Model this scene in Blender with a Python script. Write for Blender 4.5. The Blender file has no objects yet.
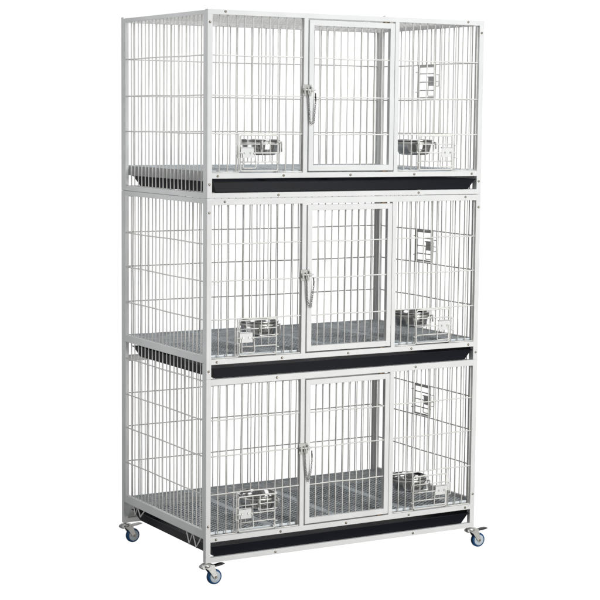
import bpy, bmesh, math, random
from mathutils import Vector, Matrix
random.seed(4)
W, D, H = 0.94, 0.5754, 1.56
S = bpy.context.scene
COL = S.collection

# ---------------------------------------------------------------- materials
def mat(name, col, rough=0.5, metal=0.0, bump=0.0, bscale=200.0, var=0.0, vscale=20.0, coat=0.0):
    m = bpy.data.materials.new(name); m.use_nodes = True
    nt = m.node_tree; b = nt.nodes['Principled BSDF']
    b.inputs['Base Color'].default_value = (*col, 1)
    b.inputs['Roughness'].default_value = rough
    b.inputs['Metallic'].default_value = metal
    if coat: b.inputs['Coat Weight'].default_value = coat
    tc = nt.nodes.new('ShaderNodeTexCoord')
    if var:
        n = nt.nodes.new('ShaderNodeTexNoise'); n.inputs['Scale'].default_value = vscale
        n.inputs['Detail'].default_value = 6
        r = nt.nodes.new('ShaderNodeValToRGB')
        r.color_ramp.elements[0].position = 0.35; r.color_ramp.elements[1].position = 0.65
        r.color_ramp.elements[0].color = (*[c * (1 - var) for c in col], 1)
        r.color_ramp.elements[1].color = (*[min(1, c * (1 + var)) for c in col], 1)
        nt.links.new(tc.outputs['Object'], n.inputs['Vector'])
        nt.links.new(n.outputs['Fac'], r.inputs['Fac'])
        nt.links.new(r.outputs['Color'], b.inputs['Base Color'])
    if bump:
        n2 = nt.nodes.new('ShaderNodeTexNoise'); n2.inputs['Scale'].default_value = bscale
        bp = nt.nodes.new('ShaderNodeBump'); bp.inputs['Strength'].default_value = bump
        bp.inputs['Distance'].default_value = 0.0008
        nt.links.new(tc.outputs['Object'], n2.inputs['Vector'])
        nt.links.new(n2.outputs['Fac'], bp.inputs['Height'])
        nt.links.new(bp.outputs['Normal'], b.inputs['Normal'])
    return m
M = dict(
    paint=mat('white_powder_coat', (.80, .805, .80), .42, 0, .25, 260, .03, 14),
    wire=mat('white_coated_wire', (.82, .81, .78), .4, 0, .15, 300, .05, 30),
    grate=mat('galvanised_grate', (.72, .76, .785), .5, .1, .3, 400, .22, 26),
    strip=mat('galvanised_strip', (.70, .74, .77), .45, .1, .2, 300, .08, 40),
    roof=mat('coated_roof_mesh', (.66, .66, .64), .5, 0, .2, 300, .1, 50),
    zinc=mat('zinc_plate', (.62, .62, .60), .35, .6, .2, 300, .06, 60),
    latch=mat('dull_galvanised_latch', (.46, .46, .44), .5, .2, .2, 300, .08, 60),
    link=mat('chain_steel', (.36, .36, .35), .4, .4),
    ledge=mat('grey_ledge_metal', (.42, .43, .42), .5, .2, .2, 300, .1, 40),
    screw=mat('screw_steel', (.30, .27, .23), .35, .8, .1, 300, .1, 200),
    black=mat('black_tray_metal', (.0042, .0052, .0105), .48, 0, .25, 180, .15, 9),
    pedal=mat('black_pedal', (.015, .015, .015), .4, 0, .1),
    steel=mat('stainless_steel', (.66, .66, .66), .16, 1.0, .02, 60, .04, 25),
    rim=mat('bowl_lip', (.10, .10, .105), .3, .7, .05),
    blue=mat('blue_polyurethane', (.006, .075, .21), .38, 0, .1, 200, .1, 60),
    hub=mat('pale_hub', (.55, .62, .68), .45, 0, .05),
    dark=mat('dark_steel', (.06, .06, .06), .4, .6),
    brass=mat('brassy_hinge_pin', (.28, .20, .12), .4, .6),
)

M['black'].node_tree.nodes['Principled BSDF'].inputs['Specular IOR Level'].default_value = .2

# ---------------------------------------------------------------- mesh helpers
def box(bm, x0, x1, y0, y1, z0, z1, bev=0.0):
    if x0 > x1: x0, x1 = x1, x0
    if y0 > y1: y0, y1 = y1, y0
    t = bmesh.new()
    r = bmesh.ops.create_cube(t, size=1)
    for v in t.verts:
        v.co = Vector(((x0 + x1) / 2 + v.co.x * (x1 - x0), (y0 + y1) / 2 + v.co.y * (y1 - y0), (z0 + z1) / 2 + v.co.z * (z1 - z0)))
    if bev:
        bmesh.ops.bevel(t, geom=list(t.edges), offset=bev, segments=2, affect='EDGES', profile=.5)
    me = bpy.data.meshes.new('t'); t.to_mesh(me); t.free(); bm.from_mesh(me); bpy.data.meshes.remove(me)

def tube(bm, pts, r, seg=8, closed=False, cap=True):
    """one round wire swept along pts"""
    pts = [Vector(p) for p in pts]; n = len(pts); rings = []
    prev = None
    for i, p in enumerate(pts):
        a = pts[(i - 1) % n] if (i > 0 or closed) else None
        b = pts[(i + 1) % n] if (i < n - 1 or closed) else None
        d1 = (p - a).normalized() if a is not None else (b - p).normalized()
        d2 = (b - p).normalized() if b is not None else d1
        t = (d1 + d2)
        t = t.normalized() if t.length > 1e-6 else d1
        k = 1 / max(.5, math.sqrt(max(.0001, (1 + d1.dot(d2)) / 2)))
        if prev is None:
            up = Vector((0, 0, 1)) if abs(t.z) < .9 else Vector((0, 1, 0))
        else: up = prev
        u = (up - t * up.dot(t)).normalized(); w = t.cross(u); prev = u
        # stretch mitre perpendicular to the bend
        bd = (d2 - d1)
        ring = []
        for j in range(seg):
            an = 2 * math.pi * (j + .5) / seg
            o = u * math.cos(an) * r + w * math.sin(an) * r
            if bd.length > 1e-4:
                bn = bd.normalized(); o += bn * o.dot(bn) * (k - 1)
            ring.append(bm.verts.new(p + o))
        rings.append(ring)
    m = n if closed else n - 1
    for i in range(m):
        A, B = rings[i], rings[(i + 1) % n]
        for j in range(seg):
            f = bm.faces.new((A[j], A[(j + 1) % seg], B[(j + 1) % seg], B[j])); f.smooth = True
    if cap and not closed:
        bm.faces.new(list(reversed(rings[0]))); bm.faces.new(rings[-1])

def lathe(bm, prof, c, axis='z', seg=40, close=False):
    """prof: (radius, height) pairs"""
    rings = []
    for (r, h) in prof:
        ring = []
        for j in range(seg):
            a = 2 * math.pi * j / seg
            if axis == 'z': q = (r * math.cos(a), r * math.sin(a), h)
            elif axis == 'y': q = (r * math.cos(a), h, r * math.sin(a))
            else: q = (h, r * math.cos(a), r * math.sin(a))
            ring.append(bm.verts.new(Vector(c) + Vector(q)))
        rings.append(ring)
    k = len(rings)
    for i in range(k if close else k - 1):
        A, B = rings[i], rings[(i + 1) % k]
        for j in range(seg):
            f = bm.faces.new((A[j], A[(j + 1) % seg], B[(j + 1) % seg], B[j])); f.smooth = True
    if not close:
        if prof[0][0] > 1e-5: bm.faces.new(rings[0])
        if prof[-1][0] > 1e-5: bm.faces.new(rings[-1])

def prism(bm, poly, y0, y1, bev=0):
    """poly in x,z extruded along y"""
    a = [bm.verts.new((x, y0, z)) for x, z in poly]; b = [bm.verts.new((x, y1, z)) for x, z in poly]
    bm.faces.new(a); bm.faces.new(list(reversed(b)))
    n = len(poly)
    for i in range(n): bm.faces.new((a[i], b[i], b[(i + 1) % n], a[(i + 1) % n]))

def obj(name, bm, m, parent=None, label=None):
    bmesh.ops.recalc_face_normals(bm, faces=bm.faces)
    me = bpy.data.meshes.new(name); bm.to_mesh(me); bm.free()
    me.materials.append(M[m])
    o = bpy.data.objects.new(name, me); COL.objects.link(o)
    if parent is not None:
        o.parent = parent
    if label: o['label'] = label
    return o
def child_copy(o, parent, loc=None):
    c = o.copy(); COL.objects.link(c); c.parent = parent
    if loc is not None: c.location = loc
    return c
def thing(name, label, cat, loc=(0, 0, 0), group=None):
    o = bpy.data.objects.new(name, None); COL.objects.link(o); o.location = loc
    o.empty_display_size = .05
    o['label'] = label; o['category'] = cat
    if group: o['group'] = group
    return o

# ---------------------------------------------------------------- the kennel rack
cage = thing('dog_cage', 'tall three tier white wire dog cage rack standing on four small blue wheels', 'dog cage')

# per tier: z0 = bottom edge of tray slot rail, floor rail top, top rail, ...
TIERS = [
    dict(n=1, top=(1.545, 1.560), fr=(1.0917, 1.1070), bot=(1.0366, 1.0512), side_top=(1.5455, 1.5575), side_bot=(1.0370, 1.0515), grate=1.1120, hw=(1.434, 1.3235, 1.217), latch=1.342),
    dict(n=2, top=(1.0175, 1.0358), fr=(.567, .5825), bot=None, side_top=(1.0215, 1.0355), side_bot=(.5700, .5915), grate=.5900, hw=(.908, .8025, .6935), latch=.8115),
    dict(n=3, top=(.5075, .5262), fr=(.0560, .0715), bot=(-.003, .0120), side_top=None, side_bot=(.0640, .0890), grate=.0800, hw=(.407, .303, .1925), latch=.303),
]
R = .00165
STY = (0.0160, 0.0280)        # side panel stiles in y
PITCH = .02655
def clip_wires(n, a, b):
    return [a + (b - a) * k / n + random.uniform(-.0007, .0007) for k in range(1, n)]

screw_me = None
def screw(parent, x, y, z, axis='y'):
    global screw_me
    if screw_me is None:
        bm = bmesh.new()
        lathe(bm, [(.0036, .0005), (.0036, -.0008), (.0026, -.0020), (.0011, -.0022)], (0, 0, 0), 'y', 14)
        bmesh.ops.recalc_face_normals(bm, faces=bm.faces)
        screw_me = bpy.data.meshes.new('screw'); bm.to_mesh(screw_me); bm.free(); screw_me.materials.append(M['screw'])
    o = bpy.data.objects.new('screw', screw_me); COL.objects.link(o); o.parent = parent
    o.location = (x, y, z)
    if axis == 'x': o.rotation_euler = (0, 0, -math.pi / 2)
    if axis == 'z': o.rotation_euler = (-math.pi / 2, 0, 0)
    return o

def wav(x, z, y, amp=.0012):
    return y
def hwire(bm, p0, p1, r=R, n=9, amp=.0009, ax='z'):
    """a long wire with the slight waviness welded wires have"""
    pts = []
    ph = random.random() * 6
    for i in range(n + 1):
        t = i / n; p = Vector(p0).lerp(Vector(p1), t)
        o = amp * math.sin(ph + t * 7.3) * math.sin(math.pi * t)
        if ax == 'z': p.z += o
        elif ax == 'x': p.x += o
        else: p.y += o
        pts.append(p)
    tube(bm, pts, r, 8)

def front_like(T, y0, front=True):
    """the front or back panel of one tier"""
    y1 = y0 + .016; bm = bmesh.new()
    ztop = T['top'][1]; n = T['n']
    zb = {1: T['bot'][0] if T['bot'] else 0, 2: .5262, 3: -.003}[n]
    ztop_post = {1: ztop + (0 if front else .0015), 2: ztop, 3: .5262}[n]
    xa, xb = .016, W - .016
    for (a, b) in ((0, xa), (xb, W)):
        box(bm, a, b, y0, y1, zb, ztop_post, .0012)
    e = .0004
    box(bm, xa - .001, xb + .001, y0 + e, y1 - e, T['top'][0], ztop - e, .001)
    box(bm, xa - .001, xb + .001, y0 + e, y1 - e, T['fr'][0], T['fr'][1], .001)
    if T['bot']: box(bm, xa - .001, xb + .001, y0 + e, y1 - e, T['bot'][0] + e, T['bot'][1], .001)
    m1, m2 = (.3090, .3232), (.6200, .6342)
    if front:
        for a, b in (m1, m2): box(bm, a, b, y0 + .0006, y1 - .0006, T['fr'][1] - .001, T['top'][0] + .001, .001)
    p = obj('front_panel' if front else 'back_panel', bm, 'paint', cage)
    if not front:      # thin sheet closing the tray slot at the back
        bm = bmesh.new(); zs = {1: 1.0505, 2: .5255, 3: .0115}[n]
        box(bm, .075 if n < 3 else xa - .001, xb + .001, y1 - .0050, y1 - .0040, zs, T['fr'][0] + .001)
        obj('slot_cover', bm, 'wire', p)
    yc = y0 + .008
    spans = ((xa, m1[0], 'L'), (m2[1], xb, 'R')) if front else ((xa, xb, 'B'),)
    zl, zh = T['fr'][1] - .002, T['top'][0] + .002
    for a, b, k in spans:
        bm = bmesh.new()
        nn = round((b - a) / PITCH)
        fx = None
        if k == 'L': fx = (.103, .229)
        if k == 'R': fx = (W - .229, W - .103)
        xs = clip_wires(nn, a, b) if k != 'B' else [{1: .0138, 2: .0110, 3: .0088}[n] + .02565 * i for i in range(1, 36)]
        for x in xs:
            lo = zl
            if fx and fx[0] < x < fx[1]: lo = T['hw'][2]
            hwire(bm, (x, yc + .0017, zh), (x, yc + .0017, lo), R, 6, .0009, 'x')
        # slim edge bars lining the opening
        for x in (a + .002, b - .002): tube(bm, [(x, yc + .0017, zh), (x, yc + .0017, zl)], .0016, 6)
        if fx:
            for x in fx: tube(bm, [(x, yc - .0015, T['hw'][2]), (x, yc - .0015, zl)], .0018, 8)
        yh = yc - .0015 if front else yc - .0015
        for z in T['hw']: hwire(bm, (a - .004, yh, z), (b + .004, yh, z), .0018, 12, .0011, 'z')
        # bottom lining bar
        if fx:
            for (u, v) in ((a, fx[0]), (fx[1], b)): tube(bm, [(u, yc - .002, T['fr'][1] + .0022), (v, yc - .002, T['fr'][1] + .0022)], .0018, 8)
        obj('wire_grille', bm, 'wire', p)
    return p

for T in TIERS:
    fp = front_like(T, 0.0, True)
    f0 = (T['fr'][0] + T['fr'][1]) / 2 - .0005
    for x in (.0335, .2455, .470, .694, .9045): screw(fp, x, 0.0004, f0)
    zt = T['top'][1]
    if T['n'] == 1:
        screw(fp, .0558, .0004, zt - .006); screw(fp, .8807, .0004, zt - .0055); screw(fp, .584, .008, zt, 'z')
        for x in (.0075, .931):
            screw(fp, x, 0, 1.5235); screw(fp, x, 0, 1.0755)
        screw(fp, .229, .0004, 1.0437); screw(fp, .7105, .0004, 1.0437)
    if T['n'] == 2:
        screw(fp, .0565, .0004, zt - .009); screw(fp, .883, .0004, zt - .0075)
        for x in (.0075, .9325): screw(fp, x, 0, .9965); screw(fp, x, 0, .549)
    if T['n'] == 3:
        for x in (.229, .7105): screw(fp, x, .0004, .5175); screw(fp, x, .0004, .0045)
        for x in (.0075, .9325): screw(fp, x, 0, .1035)
    front_like(T, D - .016, False)

def side_panel(T, right):
    """side frame with its wires; x0 is the outer face"""
    def X(a, b): return (W - b, W - a) if right else (a, b)
    n = T['n']; bm = bmesh.new()
    a, b = X(.0012, .0125)
    z0 = T['side_bot'][0]
    z1 = T['side_top'][1] if T['side_top'] else .5695
    ya, yb = STY[0], D - STY[0]
    for (u, v) in ((ya + .0004, STY[1]), (D - STY[1], yb - .0004)): box(bm, a, b, u, v, z0, z1, .0012)
    if T['side_top']: box(bm, *X(.0015, .0122), STY[1] - .001, D - STY[1] + .001, *T['side_top'], .001)
    box(bm, *X(.0015, .0122), STY[1] - .001, D - STY[1] + .001, *T['side_bot'], .001)
    if n == 1:   # ledge strip that carries the grate, behind the wires
        led = bmesh.new(); box(led, *X(.0145, .0165), .017, D - .017, 1.0830, 1.1115); ledge = led
    if n > 1:    # grate ledge
        box(bm, *X(.0130, .0160), .017, D - .017, T['grate'] - .020, T['grate'] - .003)
    p = obj('side_panel', bm, 'paint', cage)
    rn = bmesh.new(); box(rn, *X(.0142, .0160), .0175, D - .0175, T['fr'][0] - .0135, T['grate'] - (.0285 if n == 1 else .0205))
    if right: obj('slot_shade_strip', rn, 'dark', p)  # dark strip added as shade, hides white backdrop showing past the tray
    else: rn.free()
    if n == 1: obj('grate_ledge', ledge, 'ledge', p)
    bm = bmesh.new()
    xc = (W - .0068) if right else .0068
    ys = [.0238 + .0246 * i + random.uniform(-.0007, .0007) for i in range(1, 21)]
    zl = z0 + .003; zh = z1 - .003 if T['side_top'] else .5712
    dl = (.2485, .3465)
    fz = (T['hw'][1] + .001, T['hw'][0]) if right else None
    for y in ys:
        if right and dl[0] < y < dl[1]:
            hwire(bm, (xc, y, zh), (xc, y, fz[1]), R, 4, .0006, 'y'); hwire(bm, (xc, y, fz[0]), (xc, y, zl), R, 5, .0008, 'y')
        else: hwire(bm, (xc, y, zh), (xc, y, zl), R, 6, .0009, 'y')
    if right:
        for y in dl: tube(bm, [(xc + .003, y, fz[0]), (xc + .003, y, fz[1])], .0018, 6)
    hz = list(T['hw'])
    if n == 3: hz.append(.519)
    xh = xc + (.0032 if right else -.0032)
    for z in hz: hwire(bm, (xh, STY[1] - .003, z), (xh, D - STY[1] + .003, z), .0018, 12, .0011, 'z')
    obj('wire_grille', bm, 'wire', p)
    if not right:
        for z in ((1.30, 1.13) if n == 1 else (z1 - .05, z0 + .10)): pass
    return p
for T in TIERS:
    for r in (False, True): side_panel(T, r)

# zigzag tray hangers under the lowest side rails
for right in (False, True):
    for pts in ([(.1315, .0650), (.1139, .0304), (.0905, .0660), (.0689, .0290), (.0374, .0655)],
                [(.498, .0655), (.4842, .0360), (.4677, .0660), (.4486, .0390), (.4162, .0660)]):
        bm = bmesh.new(); x = W - .006 if right else .005
        tube(bm, [(x, y, z) for y, z in pts], .0018, 8); obj('tray_hanger', bm, 'wire', cage)
bm = bmesh.new()
box(bm, .0155, .034, D - .0185, D - .0165, .022, .066, .0005)
g = obj('gusset_plate', bm, 'paint', cage)
screw(g, .029, D - .0190, .054)
bm = bmesh.new()
box(bm, W - .034, W - .0155, D - .0185, D - .0165, .022, .066, .0005); obj('gusset_plate', bm, 'paint', cage)

# expanded metal sheets
def expanded(x0, x1, y0, y1, z, LW=.0200, SW=.0145, s=.0016, t=.00036):
    """diamond mesh of raised strands"""
    bm = bmesh.new()
    nx = int(round((x1 - x0) / LW)); ny = int(round((y1 - y0) / SW))
    lw = (x1 - x0) / nx; sw = (y1 - y0) / ny
    def strand(ax, ay, az, bx, by, bz):
        vs = []
        for (px, py, pz) in ((ax, ay, az), (bx, by, bz)):
            for (dy, dz) in ((-s / 2, -t), (s / 2, -t), (s / 2, t), (-s / 2, t)):
                vs.append(bm.verts.new((px, py + dy * 1.3, pz + dz)))
        for k in range(4):
            bm.faces.new((vs[k], vs[(k + 1) % 4], vs[4 + (k + 1) % 4], vs[4 + k]))
    for i in range(nx):
        for j in range(ny):
            X0 = x0 + i * lw; Y0 = y0 + j * sw; xm = X0 + lw / 2; ym = Y0 + sw / 2
            q = .0003
            strand(X0, ym, z - q, xm, Y0, z + q); strand(xm, Y0, z + q, X0 + lw, ym, z - q)
            strand(X0, ym, z - q, xm, Y0 + sw, z + q); strand(xm, Y0 + sw, z + q, X0 + lw, ym, z - q)
    return bm
base_grate = None
for T in TIERS:
    if base_grate is None:
        g = obj('floor_grate', expanded(.0175, W - .0175, .0175, D - .0175, 0.0), 'grate', cage); base_grate = g
    else:
        g = child_copy(base_grate, cage)
    g.location = (0, 0, T['grate'])
    for xs in (.2295, .4675, .7000):
        bm = bmesh.new(); box(bm, xs - .011, xs + .011, .018, D - .018, -.0052, -.0034, .0004); obj('support_strip', bm, 'strip', g)
    for ya, yb in ((.0165, .0185), (D - .0185, D - .0165)):
        bm = bmesh.new(); box(bm, .0165, W - .0165, ya, yb, -.006, .002); obj('grate_edge', bm, 'strip', g)
roof = obj('roof_mesh', expanded(.0130, W - .0130, .0165, D - .0165, 1.5572, .0300, .0200, .0024, .0009), 'roof', cage)

# doors
def chain(bm, pts, pitch=.0060):
    # resample
    P = [Vector(p) for p in pts]; L = [0]
    for a, b in zip(P, P[1:]): L.append(L[-1] + (b - a).length)
    n = int(L[-1] / pitch)
    for k in range(n + 1):
        s = k * pitch; i = 0
        while i < len(L) - 2 and L[i + 1] < s: i += 1
        t = (s - L[i]) / (L[i + 1] - L[i]); c = P[i].lerp(P[i + 1], min(1, t)); d = (P[i + 1] - P[i]).normalized()
        nrm = Vector((0, 1, 0)); side = d.cross(nrm).normalized()
        if k % 2: side, nrm = nrm, side
        ring = []
        for j in range(10):
            a = 2 * math.pi * j / 10
            ring.append(c + d * math.cos(a) * .0043 + side * math.sin(a) * .0023)
        tube(bm, ring, .00075, 5, closed=True)
for T in TIERS:
    bm = bmesh.new()
    x0, x1 = .3268, .6180; z0 = T['fr'][1] + .0040; z1 = T['top'][0] - .0042
    w = .0158; y0, y1 = -.0004, .0136
    box(bm, x0, x0 + w, y0, y1, z0, z1, .001); box(bm, x1 - w, x1, y0, y1, z0, z1, .001)
    box(bm, x0 + w - .001, x1 - w + .001, y0 + .0003, y1 - .0003, z0, z0 + .0162, .001); box(bm, x0 + w - .001, x1 - w + .001, y0 + .0003, y1 - .0003, z1 - w, z1, .001)
    door = obj('door', bm, 'paint', cage)
    bm = bmesh.new()
    xi0, xi1 = x0 + w, x1 - w; zi0, zi1 = z0 + .0162, z1 - w
    for x in clip_wires(11, xi0, xi1): hwire(bm, (x, .0080, zi1 + .002), (x, .0080, zi0 - .002), R, 6, .0008, 'x')
    for z in T['hw']: hwire(bm, (xi0 - .003, .0046, z - .001), (xi1 + .003, .0046, z - .001), .0018, 12, .0013, 'z')
    obj('wire_grille', bm, 'wire', door)
    bm = bmesh.new(); zc = T['latch']
    # hinge pins in the gaps at the hinge side
    for z in (z0 - .0022, z1 + .0022):
        bm = bmesh.new(); lathe(bm, [(.0018, -.011), (.0018, .011)], (.590, .004, z), 'x', 10); obj('hinge', bm, 'brass', door)
    bm = bmesh.new()
    # latch: notched back plate over mullion, keeper over door, sliding bolt
    box(bm, .3035, .3250, -.0030, -.0008, zc - .0160, zc + .0150, .0005)
    box(bm, .3250, .3330, -.0034, -.0012, zc + .0045, zc + .0150, .0005)
    box(bm, .3250, .3330, -.0034, -.0012, zc - .0160, zc - .0060, .0005)
    box(bm, .3060, .3105, -.0085, -.0028, zc - .009, zc + .004, .0005)
    box(bm, .3175, .3215, -.0095, -.0028, zc - .011, zc + .006, .0005)
    box(bm, .3285, .3325, -.0090, -.0010, zc - .006, zc + .010, .0005)
    la = obj('latch', bm, 'latch', door)
    bm = bmesh.new()
    tube(bm, [(.3045, -.0062, zc + .0005), (.3440, -.0062, zc + .0005)], .0022, 10)
    tube(bm, [(.3225, -.0062, zc), (.3225, -.0125, zc - .003), (.3235, -.0135, zc - .010)], .0019, 8)
    obj('bolt', bm, 'wire', door)
    bm = bmesh.new()
    pts = []
    ax, az, bx, bz, dz = .3215, zc - .014, .3462, zc - .020, zc - {1: .098, 2: .096, 3: .100}[T['n']]
    for i in range(25):
        t = i / 24; x = ax + (bx - ax) * t + .0026 * math.sin(t * 9 + T['n'] * 1.7) * math.sin(math.pi * t)
        zt = az + (bz - az) * t
        k = 1 - abs(2 * t - 1) ** 2.6
        pts.append((x, -.0058, zt + (dz - min(az, bz)) * k))
    chain(bm, pts); obj('chain', bm, 'link', door)
    bm = bmesh.new(); lathe(bm, [(.0009, -.012), (.0017, -.009), (.0017, .008), (.0009, .011)], (.3458, -.0042, zc - .019), 'z', 10)
    obj('chain_clip', bm, 'dark', door)

# feeder doors
def feeder(P, wdt, hgt, name='feeder_door', strip=False, holder=None):
    bm = bmesh.new(); r = .0021
    if strip:
        def bx(u0, u1, v0, v1, w0, w1):
            a = P(u0, v0, w0); b = P(u1, v1, w1)
            box(bm, min(a[0], b[0]), max(a[0], b[0]), min(a[1], b[1]), max(a[1], b[1]), min(a[2], b[2]), max(a[2], b[2]), .0004)
        bx(0, .008, 0, hgt, -.001, .003); bx(wdt - .006, wdt, 0, hgt, -.001, .003)
        bx(.008, wdt - .006, hgt - .007, hgt, -.0008, .0028); bx(.008, wdt - .006, 0, .005, -.0008, .0028)
    else:
        c = .004
        pts = [(c, 0), (wdt - c, 0), (wdt, c), (wdt, hgt - c), (wdt - c, hgt), (c, hgt), (0, hgt - c), (0, c)]
        tube(bm, [P(u, v, 0) for u, v in pts], r, 8, closed=True)
    for k in (1, 2, 3): tube(bm, [P(0, hgt * k / 4, 0.0016), P(wdt, hgt * k / 4, .0016)], .0017, 8)
    if not strip:
        for k in range(1, 5): tube(bm, [P(wdt * k / 5, hgt, -.0016), P(wdt * k / 5, hgt * .25, -.0016)], .0013, 8)
    # hinge loops
    for v in (hgt * .2, hgt * .8): tube(bm, [P(-.004 + .0045 * math.cos(a), v, .0045 * math.sin(a)) for a in [i * math.pi / 4 for i in range(8)]], .0014, 6, closed=True)
    fd = obj(name, bm, 'wire', cage)
    bm = bmesh.new()
    pw, ph = .042, .029; u1 = wdt + .001; v1 = hgt * .655
    def bx2(u0, u1, v0, v1, w0, w1, b=.0005):
        a = P(u0, v0, w0); c = P(u1, v1, w1)
        box(bm, min(a[0], c[0]), max(a[0], c[0]), min(a[1], c[1]), max(a[1], c[1]), min(a[2], c[2]), max(a[2], c[2]), b)
    bx2(u1 - pw, u1, v1 - ph, v1, .0025, .0042)
    bx2(u1 - pw, u1, v1 - .002, v1 + .0012, -.002, .0042)
    obj('latch_plate', bm, 'paint', fd)
    bm = bmesh.new()
    for uu in (u1 - pw * .74, u1 - pw * .27):
        bx2(uu - .0022, uu + .0022, v1 - ph * .62, v1 - ph * .42, .0040, .0062, .0008)
    obj('latch_staple', bm, 'zinc', fd)
    bm = bmesh.new()
    vb = .008
    tube(bm, [P(u1 - pw + .002, v1 - ph * .52, .0054), P(u1 - pw - .003, v1 - ph * .7, .0054), P(u1 - pw - .006, vb + .004, .0054), P(u1 - pw - .003, vb, .0054), P(u1 - .009, vb, .0054), P(u1 - .006, vb + .003, .0054), P(u1 - .006, v1 - ph * .8, .0054), P(u1 - .005, v1 - ph * .52, .0054), P(u1 + .012, v1 - ph * .52, .0054)], .0015, 8)
    obj('latch_handle', bm, 'wire', fd)
    bm = bmesh.new()   # striker loop on neighbouring wire
    tube(bm, [P(wdt + .006, v1 - ph - .001, .001), P(wdt + .006, v1 - ph - .001, .007), P(wdt + .012, v1 - ph + .000, .007), P(wdt + .012, v1 + .006, .007), P(wdt + .006, v1 + .006, .007), P(wdt + .006, v1 + .006, .001)], .0014, 8)
    obj('striker', bm, 'wire', fd)
    return fd

def make_bowl_parts():
    bm = bmesh.new()
    r = .0555; h = .045
    prof = [(0.00001, .0015), (.036, .0015), (.043, .004), (.0480, .012), (.0515, .030), (.0525, h - .001), (.0560, h + .0004), (.0585, h - .001), (.0580, h - .0035), (.0550, h - .003), (.0542, h - .006),
            (.0530, .028), (.0495, .011), (.0445, .002), (.037, 0), (.00001, 0)]
    lathe(bm, prof, (0, 0, 0), 'z', 48)
    return bm
bowl_me = None
BL = []
for T in TIERS:
    zb = T['fr'][1]
    for s, ux in ((1, 'L'), (-1, 'R')):
        xh = .2270 if s == 1 else W - .2270
        def P(u, v, w, xh=xh, s=s, zb=zb): return (xh - s * u, .0035 - w, zb + .0055 + v)
        fd = feeder(P, .1200, .1005)
        # bowl ring holder fixed to the inner side of the feeder door
        cx = .2040 if s == 1 else W - .2040; cy = .0665
        zt = {1: 1.2000, 2: .6785, 3: .1690}[T['n']]
        bm = bmesh.new()
        lathe(bm, [(.0556, zt - .0060), (.0572, zt - .0060), (.0572, zt - .0130), (.0556, zt - .0130)], (cx, cy, 0), 'z', 48, close=True)
        for dx in (-.032, .032):
            # strap from the ring to a hook over the door wire
            yj = cy - math.sqrt(.0572 ** 2 - dx ** 2)
            tube(bm, [(cx + dx, yj + .001, zt - .009), (cx + dx, .007, zt - .009), (cx + dx, .0045, zt - .007), (cx + dx, -.0015, zt - .006), (cx + dx, -.0030, zt - .009), (cx + dx, -.0030, zt - .026 - (.008 if dx * s > 0 else 0))], .0021, 8)
        tube(bm, [(cx - .030, .0052, zt - .009), (cx - .030, .0052, zt - .036), (cx + .030, .0052, zt - .036), (cx + .030, .0052, zt - .009)], .0019, 8)
        obj('bowl_holder', bm, 'zinc', cage)
        BL.append((T['n'], ux, cx, cy, zt))
    # feeder door in the right-hand side panel
    z0 = T['hw'][1] + .004
    y0 = {1: .3455, 2: .3430, 3: .3400}[T['n']]
    def P2(u, v, w, y0=y0, z0=z0): return (W - .0040 + w, y0 - u, z0 + v)
    feeder(P2, .0950, T['hw'][0] - T['hw'][1] - .005, strip=True)

tier_word = {1: 'top', 2: 'middle', 3: 'bottom'}
side_word = {'L': 'left', 'R': 'right'}
for n, k, cx, cy, zt in BL:
    lab = 'shiny steel bowl behind the %s feeder door of the %s tier' % (side_word[k], tier_word[n])
    zz = zt - .0455
    if bowl_me is None:
        b0 = obj('food_bowl', make_bowl_parts(), 'steel'); bowl_me = b0.data; b = b0
    else:
        b = bpy.data.objects.new('food_bowl', bowl_me); COL.objects.link(b)
    b.location = (cx, cy, zz + .0012); b.rotation_euler = (random.uniform(-.012, .012), random.uniform(-.012, .012), random.uniform(0, 6))
    b['label'] = lab; b['category'] = 'bowl'; b['group'] = 'steel bowls clipped inside the cage front'

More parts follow.
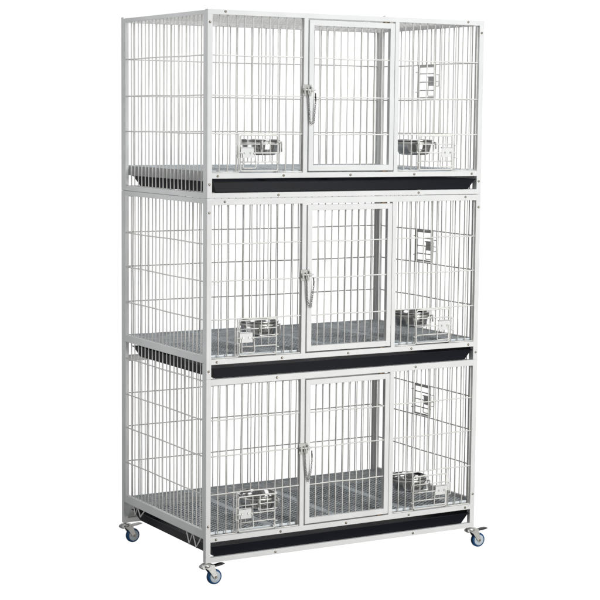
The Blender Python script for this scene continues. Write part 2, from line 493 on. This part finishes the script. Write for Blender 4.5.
# casters
def caster(x, y, pedal, turn=0.0):
    c = bpy.data.objects.new('caster', None); COL.objects.link(c); c.parent = cage; c.location = (x, y, -.003)
    c.empty_display_size = .02; c.scale = (1.05, 1.05, 1.05); c.rotation_euler = (0, 0, turn)
    # swivel housing with fork plates
    bm = bmesh.new()
    lathe(bm, [(.004, 0), (.004, -.0035), (.0125, -.0035), (.0140, -.0060), (.0140, -.0100), (.0110, -.0130), (.004, -.0130)], (0, 0, 0), 'z', 24)
    ax, az = .026, -.0415
    poly = [(-.003, -.0055), (-.006, -.0080), (-.005, -.0130), (.004, -.0200), (ax - .008, az + .002), (ax - .004, az - .0035), (ax + .001, az - .0040), (ax + .0038, az), (ax + .0035, az + .006), (.0235, -.0160), (.0220, -.0080), (.012, -.0055)]
    for s in (-1, 1):
        prism(bm, poly, s * .0098, s * .0112)
    # bridge joining the plates and the rolled lug behind the stem
    box(bm, -.0095, .0215, -.0110, .0110, -.0085, -.0060, .0008)
    lathe(bm, [(.0042, -.0102), (.0056, -.0092), (.0056, .0092), (.0042, .0102)], (-.0105, 0, -.0110), 'y', 20)
    obj('fork', bm, 'zinc', c)
    bm = bmesh.new()
    lathe(bm, [(.0120, -.0074), (.0186, -.0074), (.0206, -.0058), (.0213, -.0032), (.0213, .0032), (.0206, .0058), (.0186, .0074), (.0120, .0074)], (ax, 0, az), 'y', 40, close=True)
    lathe(bm, [(.0120, -.0060), (.0120, .0060)], (ax, 0, az), 'y', 32)
    wl = obj('wheel', bm, 'blue', c)
    wl.data.materials.append(M['hub'])
    for s in (-1, 1): pass
    bm = bmesh.new()
    lathe(bm, [(.0160, -.0078), (.0154, -.0082), (.0085, -.0074), (.0050, -.0092), (.0050, .0092), (.0085, .0074), (.0154, .0082), (.0160, .0078)], (ax, 0, az), 'y', 36)
    obj('hub', bm, 'hub', c)
    bm = bmesh.new()
    lathe(bm, [(.0034, -.0135), (.0038, -.0120), (.0038, .0120), (.0034, .0135)], (ax, 0, az), 'y', 12); obj('axle', bm, 'screw', c)
    bm = bmesh.new()
    prism(bm, [(.0160, -.0075), (.0300, -.0095), (.0360, -.0075), (.0480, -.0060), (.0560, -.0070), (.0575, -.0088), (.0500, -.0105), (.0380, -.0125), (.0260, -.0135), (.0150, -.0115)], -.0070, .0070)
    bmesh.ops.bevel(bm, geom=list(bm.edges), offset=.0008, segments=2, affect='EDGES')
    obj('brake_pedal', bm, pedal, c)
    return c
caster(.0060, .0100, 'pedal', .05)
caster(.9345, .0100, 'dark', -.06)
caster(.0065, D - .0100, 'zinc', .10)
caster(.9345, D - .0100, 'dark', .3)

# trays
def tray(zb, label):
    bm = bmesh.new()
    x0, x1, y0, y1 = .0195, .9190, .0035, .530; ins = .021; h = .0315; t = .0011
    def ring(x0, x1, y0, y1, z): return [bm.verts.new(c) for c in ((x0, y0, z), (x1, y0, z), (x1, y1, z), (x0, y1, z))]
    fin = .006
    lip = .005
    A = ring(x0 - .003, x1 + .004, y0 - .0025, y1 + .010, h)          # lip outer top
    A2 = ring(x0 - .003, x1 + .004, y0 - .0025, y1 + .010, h - .0018)
    B2 = ring(x0, x1, y0, y1, h - .0018)
    Cb = ring(x0 + .013, x1 - ins, y0 + fin, y1 - ins, 0)
    B = ring(x0 + t, x1 - t, y0 + t, y1 - t, h)
    Ci = ring(x0 + .013 + t, x1 - ins - t, y0 + fin + t, y1 - ins - t, t)
    for P_, Q in ((A, A2), (A2, B2), (B2, Cb), (A, B), (B, Ci)):
        for i in range(4): bm.faces.new((P_[i], P_[(i + 1) % 4], Q[(i + 1) % 4], Q[i]))
    bm.faces.new(Cb); bm.faces.new(Ci)
    bmesh.ops.recalc_face_normals(bm, faces=bm.faces)
    bmesh.ops.bevel(bm, geom=[e for e in bm.edges], offset=.0004, segments=1, affect='EDGES')
    o = obj('waste_tray', bm, 'black'); o.location = (0, 0, zb)
    o['label'] = label; o['category'] = 'tray'; o['group'] = 'black pull-out trays under the cage floors'
    return o
tray(1.0518, 'black slide-out tray under the top tier floor of the cage')
tray(.5268, 'black slide-out tray between the middle and bottom tiers')
tray(.0126, 'lowest black slide-out tray just above the wheels')

# ---------------------------------------------------------------- camera
cam = bpy.data.cameras.new('camera'); co = bpy.data.objects.new('camera', cam); COL.objects.link(co)
cam.sensor_width = 36; cam.lens = 1715.79 / 600 * 36; cam.clip_start = .1; cam.clip_end = 100
co.matrix_world = Matrix.Translation((-2.18646, -4.25918, 1.26152)) @ Matrix.Rotation(-.52897, 4, 'Z') @ Matrix.Rotation(1.4653, 4, 'X') @ Matrix.Rotation(.00971, 4, 'Z')
S.camera = co

# ---------------------------------------------------------------- white studio: bright backdrop side, dim room side
w = bpy.data.worlds.new('World'); S.world = w; w.use_nodes = True
nt = w.node_tree; bg = nt.nodes['Background']
tc = nt.nodes.new('ShaderNodeTexCoord')
dp = nt.nodes.new('ShaderNodeVectorMath'); dp.operation = 'DOT_PRODUCT'
dp.inputs[1].default_value = Vector((.50, .865, 0)).normalized()
mr = nt.nodes.new('ShaderNodeMapRange'); mr.interpolation_type = 'SMOOTHSTEP'
mr.inputs['From Min'].default_value = .66; mr.inputs['From Max'].default_value = .88
mr.inputs['To Min'].default_value = .10; mr.inputs['To Max'].default_value = 1.06
nt.links.new(tc.outputs['Generated'], dp.inputs[0]); nt.links.new(dp.outputs['Value'], mr.inputs['Value'])
nt.links.new(mr.outputs['Result'], bg.inputs['Strength'])
bg.inputs['Color'].default_value = (1, 1, 1, 1)

def softbox(name, loc, target, sx, sy, power, col=(1, 1, 1)):
    l = bpy.data.lights.new(name, 'AREA'); l.shape = 'RECTANGLE'; l.size = sx; l.size_y = sy; l.energy = power; l.color = col
    o = bpy.data.objects.new(name, l); COL.objects.link(o); o.location = loc
    d = Vector(target) - Vector(loc); o.rotation_euler = d.to_track_quat('-Z', 'Y').to_euler()
    return o
softbox('softbox_front_high', (.85, -2.1, 2.40), (.45, 0, .90), 1.1, .9, 39, (.955, .985, 1))
softbox('softbox_front_low', (1.15, -2.3, .20), (.45, 0, .45), 1.0, 1.1, 34, (1, .985, .95))
softbox('softbox_left', (-.65, .22, 1.05), (0, .28, .95), .5, 2.2, 5.4, (.975, .985, 1))
softbox('softbox_top', (.5, .1, 3.3), (.5, .3, 0), 1.6, 1.2, 32, (1, 1, 1))

S.render.engine = 'CYCLES'
S.view_settings.view_transform = 'Standard'; S.view_settings.look = 'None'
S.view_settings.exposure = 0; S.view_settings.gamma = 1
S.render.resolution_x = 1024; S.render.resolution_y = 1024
